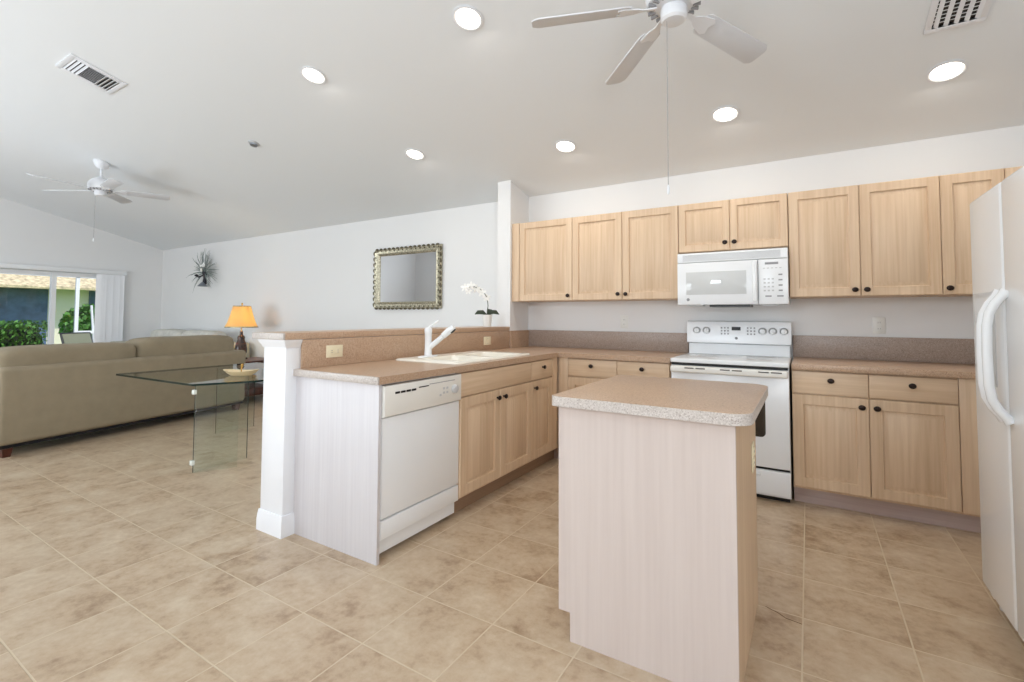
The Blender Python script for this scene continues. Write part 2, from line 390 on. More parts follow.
# stub wall carrying the end of the upper cabinets, half wall under the bar, its end post
struct(MB().loops([[(x, -.36, 0), (x, 0, 0), (x, 0, cz(0)), (x, -.36, cz(-.36))] for x in (-.16, -.012)]).build('wall_stub', 'wall', smooth=0))
hw = MB().box(-.17, -.031, -2.60, -.361, 0, 1.079)
hw.box(-.240, -.029, -2.69, -2.60, 0, 1.079, .006)
struct(hw.build('wall_half', 'trim'))
def ringtrim(m, x0, x1, y0, y1, prof):
    lp = []
    for o, z in prof: lp.append([(x0-o, y0-o, z), (x1+o, y0-o, z), (x1+o, y1, z), (x0-o, y1, z)])
    return m.loops(lp)
struct(ringtrim(MB(), -.242, -.027, -2.692, -2.604, [(.0, 0), (.010, 0), (.010, .06), (.007, .09), (.003, .115), (0, .115)]).build('baseboard_post', 'trim'))
struct(ringtrim(MB(), -.242, -.027, -2.692, -2.604, [(.0, 1.035), (.003, 1.035), (.007, 1.048), (.018, 1.064), (.022, 1.079), (0, 1.079)]).build('trim_1', 'trim'))
struct(MB().box(XL, -.15, -.016, 0, 0, .11, .004).build('baseboard_back', 'trim'))
struct(MB().box(XL, XL+.016, DY1+.06, -.016, 0, .11, .004).build('baseboard_left', 'trim'))
struct(MB().box(-.186, -.17, -2.60, -.361, 0, .11, .004).build('baseboard_half', 'trim'))

# laminate bar top over the half wall
bt = thing('bar_top', 'raised brown laminate bar ledge on the white half wall', 'counter', (-.173, -1.53, 1.0795))
MB().box(-.145, .16, -1.175, 1.168, 0, .038, .003).build('slab', 'lam', bt)
MB().box(-.145, .16, -1.188, -1.1755, 0, .038, .003).build('lit_end', 'edge', bt, label='speckled slab end coloured pale as if window-lit')  # end face set pale to stand for window light

# ------------------------------------------------------------------ cabinets
def upper(name_label, x0, x1, z0, z1, doors, filler=None, knobs=()):
    t = thing('wall_cabinet', name_label, 'cabinet', (x0, 0, z0), group='upper cabinets along the range wall')
    wd, h = x1-x0, z1-z0
    MB().box(.001, wd-.001, -.309, -.003, 0, h).build('body', 'door', t)
    if filler: MB().box(filler[0]-x0, filler[1]-x0-.002, -.330, -.3095, 0, h).build('filler', 'door', t)
    for (a, b), (kx, kz) in zip(doors, knobs):
        d = MB().door(a-x0+.0015, b-x0-.0015, .002, h-.002, -.310, .02, .058 if h > .5 else .05).build('door', 'door', t)
        MB().knob(kx-x0, -.330, kz-z0).build('knob', 'knob', d)
    return t
ZB, ZT = 1.362, 2.122
upper('single door maple wall cabinet against the white stub wall', -.010, .6293, ZB, ZT, [(.07, .6293)], (-.010, .07), [(.592, 1.408)])
upper('double door maple wall cabinet left of the microwave', .6295, 1.563, ZB, ZT, [(.6295, 1.0953), (1.0953, 1.563)], None, [(1.062, 1.412), (1.130, 1.41)])
upper('short double door maple cabinet directly above the microwave', 1.565, 2.333, 1.732, ZT, [(1.565, 1.9455), (1.9455, 2.333)], None, [(1.912, 1.79), (1.978, 1.79)])
upper('double door maple wall cabinet above the right-hand outlet', 2.335, 3.1696, ZB, ZT, [(2.335, 2.7523), (2.7523, 3.1696)], None, [(2.719, 1.406), (2.784, 1.406)])
upper('maple wall cabinet half hidden behind the refrigerator top', 3.1698, 3.4675, ZB, ZT, [(3.1698, 3.4675)], None, [(3.20, 1.404)])
upper('maple wall cabinet at the far right edge in the corner', 3.4677, 3.897, ZB, ZT, [(3.4677, 3.86)], (3.86, 3.897), [(3.50, 1.404)])

def base(label, loc, rz, wd, cols, fillers=(), dep=.61, group='base cabinets', opentop=False, body0=0.0, toe0=0.0, falsefront=None, toe1=None, toem='toe'):
    t = thing('base_cabinet', label, 'cabinet', loc, rz, group)
    b = MB()
    if opentop:
        b.box(0, .018, -dep+.001, -.03, .105, .8745); b.box(wd-.018, wd, -dep+.001, -.03, .105, .8745)
        b.box(.018, wd-.018, -dep+.001, -.03, .105, .123); b.box(.018, wd-.018, -.036, -.03, .123, .8745)
        b.box(.018, wd-.018, -dep+.001, -dep+.019, .69, .8745); b.box(.018, wd-.018, -dep+.001, -dep+.019, .123, .16)
    else:
        b.box(body0, wd, -dep+.001, -.03, .105, .8745)
    b.build('body', 'door', t)
    MB().box(toe0, toe1 if toe1 else wd, -dep+.055, -dep+.075, 0, .1045).build('toe_kick', toem, t)
    for a, c in fillers: MB().box(a, c, -dep-.018, -dep, .118, .8745, .002).build('filler', 'door', t)
    if falsefront: MB().slab(falsefront[0]+.0015, falsefront[1]-.0015, .724, .866, -dep).build('drawer_front', 'drawer', t)
    for a, c, kx, drawer in cols:
        d = MB().door(a+.0015, c-.0015, .12, .716, -dep, .02).build('door', 'door', t)
        if kx is not None: MB().knob(kx, -dep-.02, .664).build('knob', 'knob', d)
        if drawer:
            d = MB().slab(a+.0015, c-.0015, .724, .866, -dep).build('drawer', 'drawer', t)
            MB().knob((a+c)/2+(drawer if isinstance(drawer, float) else 0), -dep-.019, .815).build('knob', 'knob', d)
    return t
# range wall, left of the range (its body fills the blind corner)
base('maple base cabinet with two drawers between corner and range', (0, 0, 0), 0, 1.560, [(.726, 1.15, 1.11, True), (1.15, 1.558, 1.19, True)], [(.645, .7255)], body0=.02, toe0=.545)
base('maple base cabinet with two drawers right of the range', (2.345, 0, 0), 0, 1.55, [(0, .4095, .372, .01), (.4095, .823, .447, True)], [(.8245, 1.05)])
# peninsula (local x runs towards the range wall)
PX = .002
base('double door maple sink cabinet beside the dishwasher', (PX, -1.969, 0), PI/2, .888, [(0, .4465, .405, False), (.4465, .888, .487, False)], dep=.615, toem='toebrown', falsefront=(0, .888), opentop=True)
base('narrow maple cabinet with one drawer at the inner corner', (PX, -1.0805, 0), PI/2, .44, [(0, .345, .042, True)], [(.3465, .438)], dep=.615, toem='toebrown', toe1=.525)
ep = MB().prism([(-.029, -2.622), (.634, -2.622), (.634, -2.604), (-.029, -2.604)], 0, .8745, .001).build('cabinet_gable', 'panel_lit')
tag(ep, 'wood board toned pale as if window-lit, closing the peninsula beside the dishwasher', 'panel')

# dishwasher
dw = thing('dishwasher', 'white dishwasher built in under the peninsula counter', 'dishwasher', (PX, -2.601, 0), PI/2)
MB().box(.004, .622, -.60, -.03, .03, .868).build('body', 'appl', dw)
MB().slab(.006, .629, .205, .703, -.602, .026, .008).build('door', 'appl', dw)
cp = MB().slab(.004, .630, .708, .866, -.602, .044, .012).build('control_panel', 'applw', dw)
for i in range(4): MB().box(.075+i*.040, .108+i*.040, -.6475, -.6455, .818, .829).build('vent_slot', 'dark', cp)
MB().box(.250, .330, -.6475, -.6455, .828, .834).build('latch_slot', 'dark', cp)
MB().box(.335, .560, -.6470, -.6455, .836, .840).build('trim_line', 'print', cp)
for i, (x, z) in enumerate([(.46, .775), (.49, .775), (.46, .80), (.49, .80), (.43, .765)]):
    MB().box(x-.008, x+.008, -.6475, -.6455, z-.006, z+.006).build('button', 'applg', cp)
MB().lathe([(.026, 0), (.024, .016), (.018, .02)], 20, Matrix.Translation((.555, -.6455, .785)) @ Matrix.Rotation(PI/2, 4, 'X')).build('dial', 'applg', cp)
MB().slab(.006, .629, .105, .198, -.602, .026, .008).build('lower_panel', 'appl', dw)
MB().box(.01, .53, -.56, -.545, .002, .1045).build('kick_plate', 'applg', dw)
MB().box(.004, .622, -.603, -.60, .198, .205).build('seal', 'dark', dw)

# countertops: L-shaped run with a hole for the sink
SX0, SX1, SY0, SY1 = .085, .572, -1.91, -1.015
ct = thing('countertop', 'L-shaped brown speckled laminate worktop holding the sink', 'countertop', (0, 0, .876))
c = MB()
for x0, x1, y0, y1 in [(-.030, .645, -2.629, SY0), (-.030, SX0, SY0, SY1), (SX1, .645, SY0, SY1), (-.030, .645, SY1, -.65), (-.030, -.011, -.65, -.361), (-.011, 1.566, -.65, -.001)]:
    c.box(x0, x1, y0, y1, 0, .038)
c.build('slab', 'lam', ct, smooth=0)
MB().box(-.030, .645, -2.642, -2.6295, 0, .038, .002).build('lit_end', 'edge', ct, label='speckled slab end coloured pale as if window-lit')  # slab end coloured as window light would show it
b = MB().box(-.0305, -.012, -2.598, -.361, .0385, .2015, .002).box(-.0115, .004, -.3605, -.0205, .0385, .2015).build('backsplash', 'lam', ct)
b = MB().box(.001, 1.570, -.0195, -.001, .0385, .204, .002).build('backsplash', 'splash', ct, label='taupe backsplash strip along the range wall')
ct2 = thing('countertop', 'short straight brown laminate worktop between range and refrigerator', 'countertop', (2.345, 0, .876))
MB().box(0, 1.553, -.65, -.001, 0, .038, .003).build('slab', 'lam', ct2)
MB().box(-.005, 1.553, -.0195, -.001, .0385, .204, .002).build('backsplash', 'splash', ct2)

# sink and faucet
sk = thing('kitchen_sink', 'biscuit coloured double bowl sink set into the peninsula worktop', 'sink', (0, 0, .9145))
def bowl(m, x0, x1, y0, y1, dep, r=.05):
    tp = rrect(x0, x1, y0, y1, (r,)*4); cx, cy = (x0+x1)/2, (y0+y1)/2
    def sc(k, z): return [(cx+(x-cx)*k, cy+(y-cy)*k, z) for x, y in tp]
    m.loops([[(x, y, .0118) for x, y in rrect(x0, x1, y0, y1, (.004,)*4)], sc(.985, -.004), sc(.93, -dep+.03), sc(.86, -dep)], cap0=False)
B1 = (.19, .55, -1.83, -1.475); B2 = (.19, .55, -1.435, -1.09)
rim = MB()
def rl(x0, x1, y0, y1, r, z): return [(x, y, z) for x, y in rrect(x0, x1, y0, y1, (r,)*4)]
rim.loops([rl(.040, .588, -1.945, -.995, .04, .0005), rl(.042, .586, -1.943, -.997, .04, .008), rl(.048, .580, -1.937, -1.003, .04, .012), rl(.19, .55, -1.83, -1.09, .006, .012), rl(.19, .55, -1.83, -1.09, .006, .004)], False, False)
rim.box(.19, .55, -1.476, -1.434, .003, .012)
rim.build('rim', 'sink', sk)
bb = MB(); bowl(bb, *B1, .15); bb.build('bowl', 'sink', sk)
bb = MB(); bowl(bb, *B2, .17); bb.build('bowl', 'sink', sk)
for (x0, x1, y0, y1), dz in ((B1, .149), (B2, .169)):
    MB().lathe([(.038, 0), (.034, .003), (.012, .0035)], 20, Matrix.Translation(((x0+x1)/2, (y0+y1)/2, -dz))).build('drain', 'steelv', sk)
fc = thing('faucet', 'white single lever pull-out kitchen faucet behind the sink', 'faucet', (.135, -1.70, .9268))
MB().lathe([(.045, 0), (.045, .006), (.040, .009)], 24, Matrix.Diagonal((.75, 2.2, 1, 1))).build('base_plate', 'appl', fc)
MB().lathe([(.027, .009), (.026, .03), (.024, .10), (.025, .165), (.027, .17), (.027, .195), (.020, .207), (.006, .212)], 24).build('body', 'appl', fc)
hd = MB().tube([(.010, .004, .068), (.060, .026, .110), (.098, .043, .146)], [.020, .019, .018], 14).tube([(.101, .044, .149), (.135, .059, .182), (.172, .075, .212)], [.022, .025, .021], 14).build('spout', 'appl', fc)
MB().tube([(.148, .065, .178), (.176, .077, .205)], [.017, .016], 14).build('spray_head', 'dark', hd)
MB().tube([(.0, .0, .206), (.02, .03, .230), (.036, .055, .252), (.04, .062, .256)], [.007, .006, .007, .005], 10).build('lever', 'appl', fc)

# ------------------------------------------------------------------ range
rg = thing('range', 'white freestanding electric range with smooth cooktop', 'stove', (1.9565, -.004, 0))
HW = .3755
MB().box(-HW, HW, -.64, -.03, .03, .887).build('body', 'appl', rg)
cook = MB().box(-HW-.002, HW+.002, -.690, -.085, .888, .917, .006, 3).build('cooktop', 'appl', rg)
for x, y, r in [(-.19, -.50, .105), (.19, -.50, .09), (-.19, -.23, .08), (.19, -.23, .105)]:
    MB().lathe([(r, 0), (r, .0006), (r-.004, .0008)], 40, Matrix.Translation((x, y, .9172))).build('burner', 'applg', cook)
MB().loops([[(x, -.095, .9175), (x, -.03, .9175), (x, -.03, 1.0), (x, -.072, 1.0)] for x in (-HW+.01, HW-.01)]).build('riser', 'appl', rg)
bgd = MB()
bgd.loops([[(x, y, z) for y, z in [(-.082, 1.003), (-.108, 1.010), (-.100, 1.15), (-.088, 1.178), (-.06, 1.188), (-.03, 1.186), (-.03, 1.003)]] for x in (-HW-.002, HW+.002)])
bgd = bgd.build('control_panel', 'appl', rg)
def on_panel(z): return -.108 + (z-1.010)/.14*.008 - .0015
def pknob(x, z):
    k = MB().lathe([(.024, 0), (.022, .010), (.019, .018), (.008, .02)], 20, Matrix.Translation((x, on_panel(z), z)) @ Matrix.Rotation(PI/2, 4, 'X'))
    k.box(x-.0045, x+.0045, on_panel(z)-.028, on_panel(z)-.017, z-.018, z+.018, .002)
    return k.build('knob', 'appl', bgd)
for x in (-.300, -.225): pknob(x, 1.108)
for x in (.185, .255, .33): pknob(x, 1.108)
for x in (-.300, -.225, .185, .255, .33):
    MB().lathe([(.030, 0), (.030, .001), (.0285, .0012), (.0285, 0)], 28, Matrix.Translation((x, on_panel(1.108)+.0006, 1.108)) @ Matrix.Rotation(PI/2, 4, 'X')).build('dial_ring', 'applg', bgd)
MB().box(-.035, .03, on_panel(1.13)-.001, on_panel(1.13)+.002, 1.112, 1.140).build('clock_display', 'dark', bgd)
for sx in (-.115, .075):
    for i in range(3):
        for j in range(3):
            MB().box(sx+i*.024, sx+i*.024+.011, on_panel(1.1)-.0008, on_panel(1.1)+.002, 1.078+j*.024, 1.090+j*.024).build('button', 'print', bgd)
MB().lathe([(.011, 0), (.011, .0012), (.008, .0012), (.008, .0008)], 20, Matrix.Translation((-.002, on_panel(1.05), 1.05)) @ Matrix.Rotation(PI/2, 4, 'X')).build('emblem', 'print', bgd, label='small round grey maker emblem')
MB().box(-HW+.006, HW-.006, -.686, -.6405, .871, .8878).build('vent_gap', 'dark', rg)
od = MB().slab(-HW, HW, .222, .870, -.641, .038, .010).build('oven_door', 'appl', rg)
MB().loops([[(x, -.680+0*x, z) for x, z in rrect(-.235, .235, .42, .70, (.03,)*4)], [(x, -.681, z) for x, z in rrect(-.23, .23, .425, .695, (.03,)*4)]]).build('window', 'ovenglass', od)
hh = MB().box(-HW+.004, HW-.004, -.728, -.690, .820, .868, .012, 3)
hh.box(-HW+.01, -HW+.05, -.695, -.678, .826, .860); hh.box(HW-.05, HW-.01, -.695, -.678, .826, .860)
hh = hh.build('handle', 'applw', od, label='warm white bar handle')
for i in range(3):
    for j in range(2):
        x = -.27+i*.235+j*.075
        MB().box(x, x+.062, -.7292, -.7272, .850, .859).build('vent_slot', 'slot', hh)
sd = MB().slab(-HW, HW, .045, .205, -.641, .034, .010).build('storage_drawer', 'appl', rg)
MB().box(-.20, .20, -.684, -.674, .165, .185, .004).build('handle', 'appl', sd)
MB().box(-HW+.004, HW-.004, -.655, -.64, .206, .221).build('drawer_gap', 'dark', rg)
MB().box(-HW+.01, HW-.01, -.62, -.60, .002, .045).build('plinth', 'dark', rg)

# microwave
mw = thing('microwave', 'white over-range microwave hung under the short cabinet', 'microwave', (1.949, -.004, 1.32))
MB().box(-.381, .381, -.360, -.006, -.004, .396, .003).build('body', 'appl', mw)
vg = MB().box(-.381, .381, -.385, -.361, .322, .396, .006).build('vent_grille', 'appl', mw)
for i in range(7):
    MB().box(-.34, .335, -.3865, -.3845, .335+i*.007, .3385+i*.007).build('louvre', 'applg', vg)
md = MB().box(-.381, .188, -.392, -.361, -.008, .318, .007).build('door', 'appl', mw)
MB().box(-.314, .112, -.3935, -.3915, .070, .245, .0008).build('window', 'mwglass', md)
MB().box(.152, .185, -.415, -.391, .012, .312, .010, 3).build('handle', 'appl', md)
MB().lathe([(.012, 0), (.012, .0015), (.009, .0015), (.009, .001)], 20, Matrix.Translation((-.30, -.3915, .032)) @ Matrix.Rotation(PI/2, 4, 'X')).build('emblem', 'print', md, label='small round grey maker emblem')
mc = MB().box(.191, .381, -.390, -.361, -.008, .318, .006).build('control_panel', 'appl', mw)
MB().box(.235, .320, -.3915, -.3895, .280, .296).build('display', 'print', mc)
for i in range(3):
    for j in range(4):
        MB().box(.225+i*.026, .239+i*.026, -.3912, -.3895, .085+j*.028, .096+j*.028).build('button', 'applg', mc)
for j in range(4):
    MB().box(.320, .345, -.3912, -.3895, .085+j*.038, .095+j*.038).build('button', 'print', mc)
for i in range(2):
    MB().box(.235+i*.075, .275+i*.075, -.3912, -.3895, .045, .055).build('button', 'print', mc)
for i in range(5): MB().box(.222+i*.026, .236+i*.026, -.3912, -.3895, .250, .256).build('button', 'applg', mc)
MB().box(-.15, .13, -.355, -.10, -.024, -.0045).build('filter', 'dark', mw)
MB().box(-.30, -.20, -.355, -.25, -.018, -.0045).build('lamp_cover', 'applg', mw)
MB().box(.21, .31, -.355, -.25, -.018, -.0045).build('lamp_cover', 'applg', mw)

# refrigerator (local x runs towards the viewer; front faces the island)
FY = -1.45
fr = thing('refrigerator', 'white side-by-side refrigerator at the right edge of the kitchen', 'refrigerator', (3.885, FY, 0), -PI/2)
MB().box(.004, .906, -.745, -.01, .03, 1.735, .006).build('body', 'appl', fr)
fd = MB().box(.002, .400, -.825, -.752, .085, 1.728, .014, 4).build('freezer_door', 'appl', fr)
rd = MB().box(.408, .908, -.825, -.752, .085, 1.728, .014, 4).build('refrigerator_door', 'appl', fr)
def bow(x):
    pts = [(x, -.826, .842), (x, -.838, .858), (x, -.858, .885), (x, -.874, .92), (x, -.881, .97), (x, -.883, 1.08), (x, -.881, 1.19), (x, -.874, 1.235), (x, -.858, 1.27), (x, -.838, 1.298), (x, -.826, 1.315)]
    return MB().tube(pts, [.020]+[.015]*9+[.020], 12)
bow(.370).build('handle', 'appl', fd); bow(.440).build('handle', 'appl', rd)
dp = MB().box(.05, .30, -.829, -.823, .95, 1.32, .003).build('dispenser', 'applg', fd)
MB().box(.075, .275, -.8305, -.8285, .97, 1.20).build('recess', 'print', dp)
MB().box(.075, .275, -.8315, -.8285, 1.23, 1.30).build('button_strip', 'appl', dp)
MB().box(.01, .90, -.775, -.745, .012, .08, .004).build('grille', 'appl', fr)
for x in (.03, .88): MB().box(x-.025, x+.025, -.79, -.72, 1.7355, 1.752, .005).build('hinge_cover', 'appl', fr)
for x in (.035, .875): MB().lathe([(.02, 0), (.02, .03)], 14, Matrix.Translation((x, -.76, 0))).build('foot', 'applg', fr)
MB().box(.004, .050, -.80, -.746, .04, .084, .006).build('hinge_cover', 'appl', fr)

# ------------------------------------------------------------------ island
isl = thing('island_cabinet', 'whitewashed wood kitchen island base standing alone on the tiles', 'cabinet', (1.608, -2.62, 0))
XW, YW = .632, .665
MB().box(.019, XW-.018, .018, YW, .105, .8745).build('body', 'door', isl)
MB().prism([(.008, .105), (.055, .105), (.055, 0), (XW, 0), (XW, .8745), (.008, .8745)], 0, .0175, 0, Matrix(((1, 0, 0, 0), (0, 0, 1, 0), (0, 1, 0, 0), (0, 0, 0, 1)))).build('front_panel', 'panel', isl, label='whitewashed maple end panel toned as if window-lit')
MB().box(XW-.0175, XW, .018, YW, 0, .8745).build('side_panel', 'door', isl)  # tan here puts this side's shade into the colour
MB().box(.055, XW-.02, YW-.02, YW-.001, 0, .104).build('back_plinth', 'toe', isl)
MB().box(.055, .07, .018, YW-.02, 0, .1045).build('toe_kick', 'toe', isl)
# drawer and door on the island's working side (they face the sink)
Rm = Matrix.Translation((.0185, YW, 0)) @ Matrix.Rotation(-PI/2, 4, 'Z')
for a, b_ in ((.002, .320), (.324, .646)):
    m_ = MB(); m_.door(a, b_, .118, .716, 0, .019); bmesh.ops.transform(m_.bm, matrix=Rm, verts=m_.bm.verts)
    d = m_.build('door', 'door', isl)
    m_ = MB(); m_.knob(.285 if a < .1 else .365, -.019, .66); bmesh.ops.transform(m_.bm, matrix=Rm, verts=m_.bm.verts); m_.build('knob', 'knob', d)
    m_ = MB(); m_.slab(a, b_, .724, .866, 0, .019); bmesh.ops.transform(m_.bm, matrix=Rm, verts=m_.bm.verts)
    d = m_.build('drawer', 'drawer', isl)
    m_ = MB(); m_.knob((a+b_)/2, -.019, .80); bmesh.ops.transform(m_.bm, matrix=Rm, verts=m_.bm.verts); m_.build('knob', 'knob', d)
it = thing('island_countertop', 'brown speckled laminate top with rounded corners on the island', 'countertop', (1.595, -2.66, .876))
pl = rrect(0, .695, .0, .80, (.03, .07, .07, .03), 8)
inn = rrect(.0015, .6935, .0015, .7985, (.0285, .0685, .0685, .0285), 8)
MB().loops([[(x, y, .0005) for x, y in inn], [(x, y, .0372) for x, y in inn], [(x+(.004 if x < .3 else -.004), y+(.004 if y < .4 else -.004), .0388) for x, y in inn]]).build('slab', 'lam', it)
# speckled band round the edge, window light painted into its pale grey
front = [p for p in pl]
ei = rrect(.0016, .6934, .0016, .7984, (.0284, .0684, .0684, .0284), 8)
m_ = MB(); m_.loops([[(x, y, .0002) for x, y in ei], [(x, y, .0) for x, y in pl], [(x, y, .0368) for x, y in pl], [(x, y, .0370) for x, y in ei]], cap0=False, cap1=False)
m_.build('lit_edge', 'edge', it, label='speckled edge coloured pale as if window-lit')

# ------------------------------------------------------------------ outlets
def outlet(label, loc, rz, plate='outletw', wd=.074, h=.118, horiz=False):
    t = thing('wall_outlet', label, 'outlet', loc, rz)
    if horiz: wd, h = h, wd
    MB().box(-wd/2, wd/2, -.006, -.0008, -h/2, h/2, .002).build('plate', plate, t)
    for s in (-1, 1):
        cx, czz = (s*.022, 0) if horiz else (0, s*.022)
        r = MB().box(cx-.016, cx+.016, -.0085, -.006, czz-.015, czz+.015, .003).build('socket', plate, t)
        k = MB()
        for q in (-.006, .006):
            if horiz: k.box(cx-.005, cx+.005, -.0092, -.0084, q-.0012, q+.0012)
            else: k.box(q-.0012, q+.0012, -.0092, -.0084, czz-.005, czz+.005)
        k.build('slots', 'print', r)
    return t
outlet('white outlet on the wall left of the microwave', (1.005, 0, 1.17), 0)
outlet('white outlet on the wall right of the range', (2.876, 0, 1.162), 0)
outlet('ivory outlet on the bar backsplash near the white post', (-.012, -2.383, 1.0), PI/2, 'outlet', horiz=True)
outlet('ivory outlet on the bar backsplash beyond the faucet', (-.012, -.75, .997), PI/2, 'outlet', .108, .074)
outlet('ivory outlet on the right side of the island', (1.608+XW, -2.115, .65), PI/2, 'outlet', .07, .115)

# orchid on the bar top
oc = thing('potted_orchid', 'white orchid in a small white pot at the bar end', 'plant', (-.08, -.65, 1.1182))
MB().lathe([(.032, 0), (.036, .004), (.044, .10), (.046, .112), (.040, .112), (.036, .09)], 24).build('pot', 'pot', oc)
def strap(m, pts, wds, nrm=(0, 0, 1)):
    L = []; pts = [Vector(p) for p in pts]; nrm = Vector(nrm)
    for i, p in enumerate(pts):
        d = (pts[min(i+1, len(pts)-1)]-pts[max(i-1, 0)]).normalized(); s = d.cross(nrm)
        s = s.normalized() if s.length > 1e-4 else Vector((1, 0, 0))
        w2 = wds[i]/2; up = s.cross(d).normalized()
        L.append([p+s*w2, p+up*.0015*-1+s*0, p-s*w2, p+up*.002])
    return m.loops(L)
for dx, dy, h in [(-.075, -.075, .02), (.06, .095, .028), (.01, .06, .06)]:
    m_ = MB(); strap(m_, [(0, 0, .108), (dx*.4, dy*.4, .125+h*.5), (dx*.8, dy*.8, .128+h*.3), (dx*1.1, dy*1.1, .115)], [.012, .046, .042, .004], (.7, -.75, .5)); m_.build('leaf', 'leaf', oc)
MB().tube([(0, 0, .10), (.0, .012, .2), (-.005, .006, .27), (-.02, -.05, .335), (-.045, -.14, .365), (-.06, -.24, .355)], [.004, .004, .0035, .003, .0025, .002], 6).build('stem', 'stem', oc)
def flower(x, y, z, s, fz):
    m_ = MB(); R = Matrix.Translation((x, y, z)) @ Matrix.Rotation(fz, 4, 'Z') @ Matrix.Rotation(PI/2-.25, 4, 'X')
    for k in range(5):
        a = PI/2+k*2*PI/5; wd = .62 if k in (1, 4) else .42
        m_.sphere((0, 0, 0), s, 1, wd, .14, 2, R @ Matrix.Rotation(a, 4, 'Z') @ Matrix.Translation((s*.85, 0, 0)))
    m_.sphere((x, y, z), s*.45, 1, 1, 1, 1)
    f_ = m_.build('flower', 'petal', oc)
    MB().sphere((x, y, z), s*.33, 1, 1, 1.2, 1).build('throat', 'stem', f_)
for x, y, z, s in [(-.065, -.26, .35, .022), (-.05, -.19, .37, .024), (-.04, -.12, .345, .024), (-.02, -.06, .315, .024), (-.01, .0, .27, .022), (-.055, -.22, .32, .018)]:
    flower(x, y, z, s, random.uniform(.2, 1.1))

# ------------------------------------------------------------------ ceiling fittings
TILT = math.atan(K)
def ceil_thing(name, label, cat, x, y, group=None, dz=0.0):
    return thing(name, label, cat, (x, y, cz(y)-dz), group=group, rot=(-TILT, 0, 0))
for i, (x, y, lab) in enumerate([
        (1.9755, -.7145, 'round recessed downlight in front of the microwave cabinet'),
        (.7455, -.7145, 'round recessed downlight nearest the stub wall corner'),
        (-.6385, -1.038, 'round recessed downlight above the gilt mirror, leftmost of the back row'),
        (-.635, -2.1235, 'round recessed downlight farthest left, in the front row'),
        (.7585, -2.088, 'round recessed downlight at the top edge left of the fan'),
        (3.147, -.703, 'round recessed downlight near the right edge above the refrigerator')]):
    t = ceil_thing('recessed_downlight', lab, 'ceiling light', x, y, 'recessed downlights in the sloping ceiling')
    MB().lathe([(.092, -.001), (.094, -.006), (.080, -.009), (.074, -.004), (.074, -.001)], 36).build('trim_ring', 'fan', t)
    MB().lathe([(.073, -.0035), (.070, -.0060), (.03, -.0065)], 32).build('lens', 'lens', t)
    light('downlight_lamp', 'AREA', (x, y-.004, cz(y)-.03), (x, y, 0), 3.2, (1.0, .93, .84), .14)
v = ceil_thing('ceiling_vent', 'white three-way louvred air vent in the left ceiling', 'vent', -2.49, -2.845, 'ceiling air vents')
m_ = MB(); 
for a in ((-.17, .17, -.185, -.15), (-.17, .17, .15, .185), (-.17, -.125, -.15, .15), (.125, .17, -.15, .15)): m_.box(*a, -.012, -.001, .002)
m_.build('frame', 'fan', v)
MB().box(-.126, .126, -.151, .151, -.004, -.001).build('backing', 'dark', v)
for sec, (y0, y1) in enumerate(((-.15, -.055), (.055, .15))):
    for i in range(4):
        yy = y0+.008+i*.026
        MB().box(-.125, .125, -.009, .009, -.0015, .0015, mtx=Matrix.Translation((0, yy, -.009)) @ Matrix.Rotation(.7 if sec else -.7, 4, 'X')).build('louvre', 'fan', v)
for i in range(9):
    xx = -.112+i*.028
    MB().box(-.011, .011, -.052, .052, -.001, .001, mtx=Matrix.Translation((xx, 0, -.009)) @ Matrix.Rotation(.6, 4, 'Y')).build('louvre', 'fan', v)
v = ceil_thing('ceiling_vent', 'white grille air vent at the top right corner of the ceiling', 'vent', 3.11, -1.25, 'ceiling air vents')
m_ = MB()
for a in ((-.12, .12, -.24, -.21), (-.12, .12, .17, .20), (-.12, -.092, -.21, .17), (.092, .12, -.21, .17)): m_.box(*a, -.014, -.001, .003)
m_.build('frame', 'fan', v)
MB().box(-.093, .093, -.211, .171, -.003, -.001).build('backing', 'dark', v)
for i in range(5):
    MB().box(-.010, .010, -.21, .17, -.001, .001, mtx=Matrix.Translation((-.076+i*.04, 0, -.010)) @ Matrix.Rotation(.5, 4, 'Y')).build('louvre', 'fan', v)
m_ = MB()
for i in range(14): m_.box(-.092, .092, -.20+i*.026, -.197+i*.026, -.007, -.004)
m_.build('cross_bars', 'fan', v)
t = ceil_thing('smoke_detector', 'small grey sprinkler-like disc alone on the left ceiling', 'smoke detector', -2.108, -1.712)
MB().lathe([(.05, -.001), (.052, -.006), (.046, -.012)], 28).build('base', 'applg', t)
MB().lathe([(.036, -.012), (.032, -.028), (.012, -.03)], 24).build('sensor', 'steelv', t)

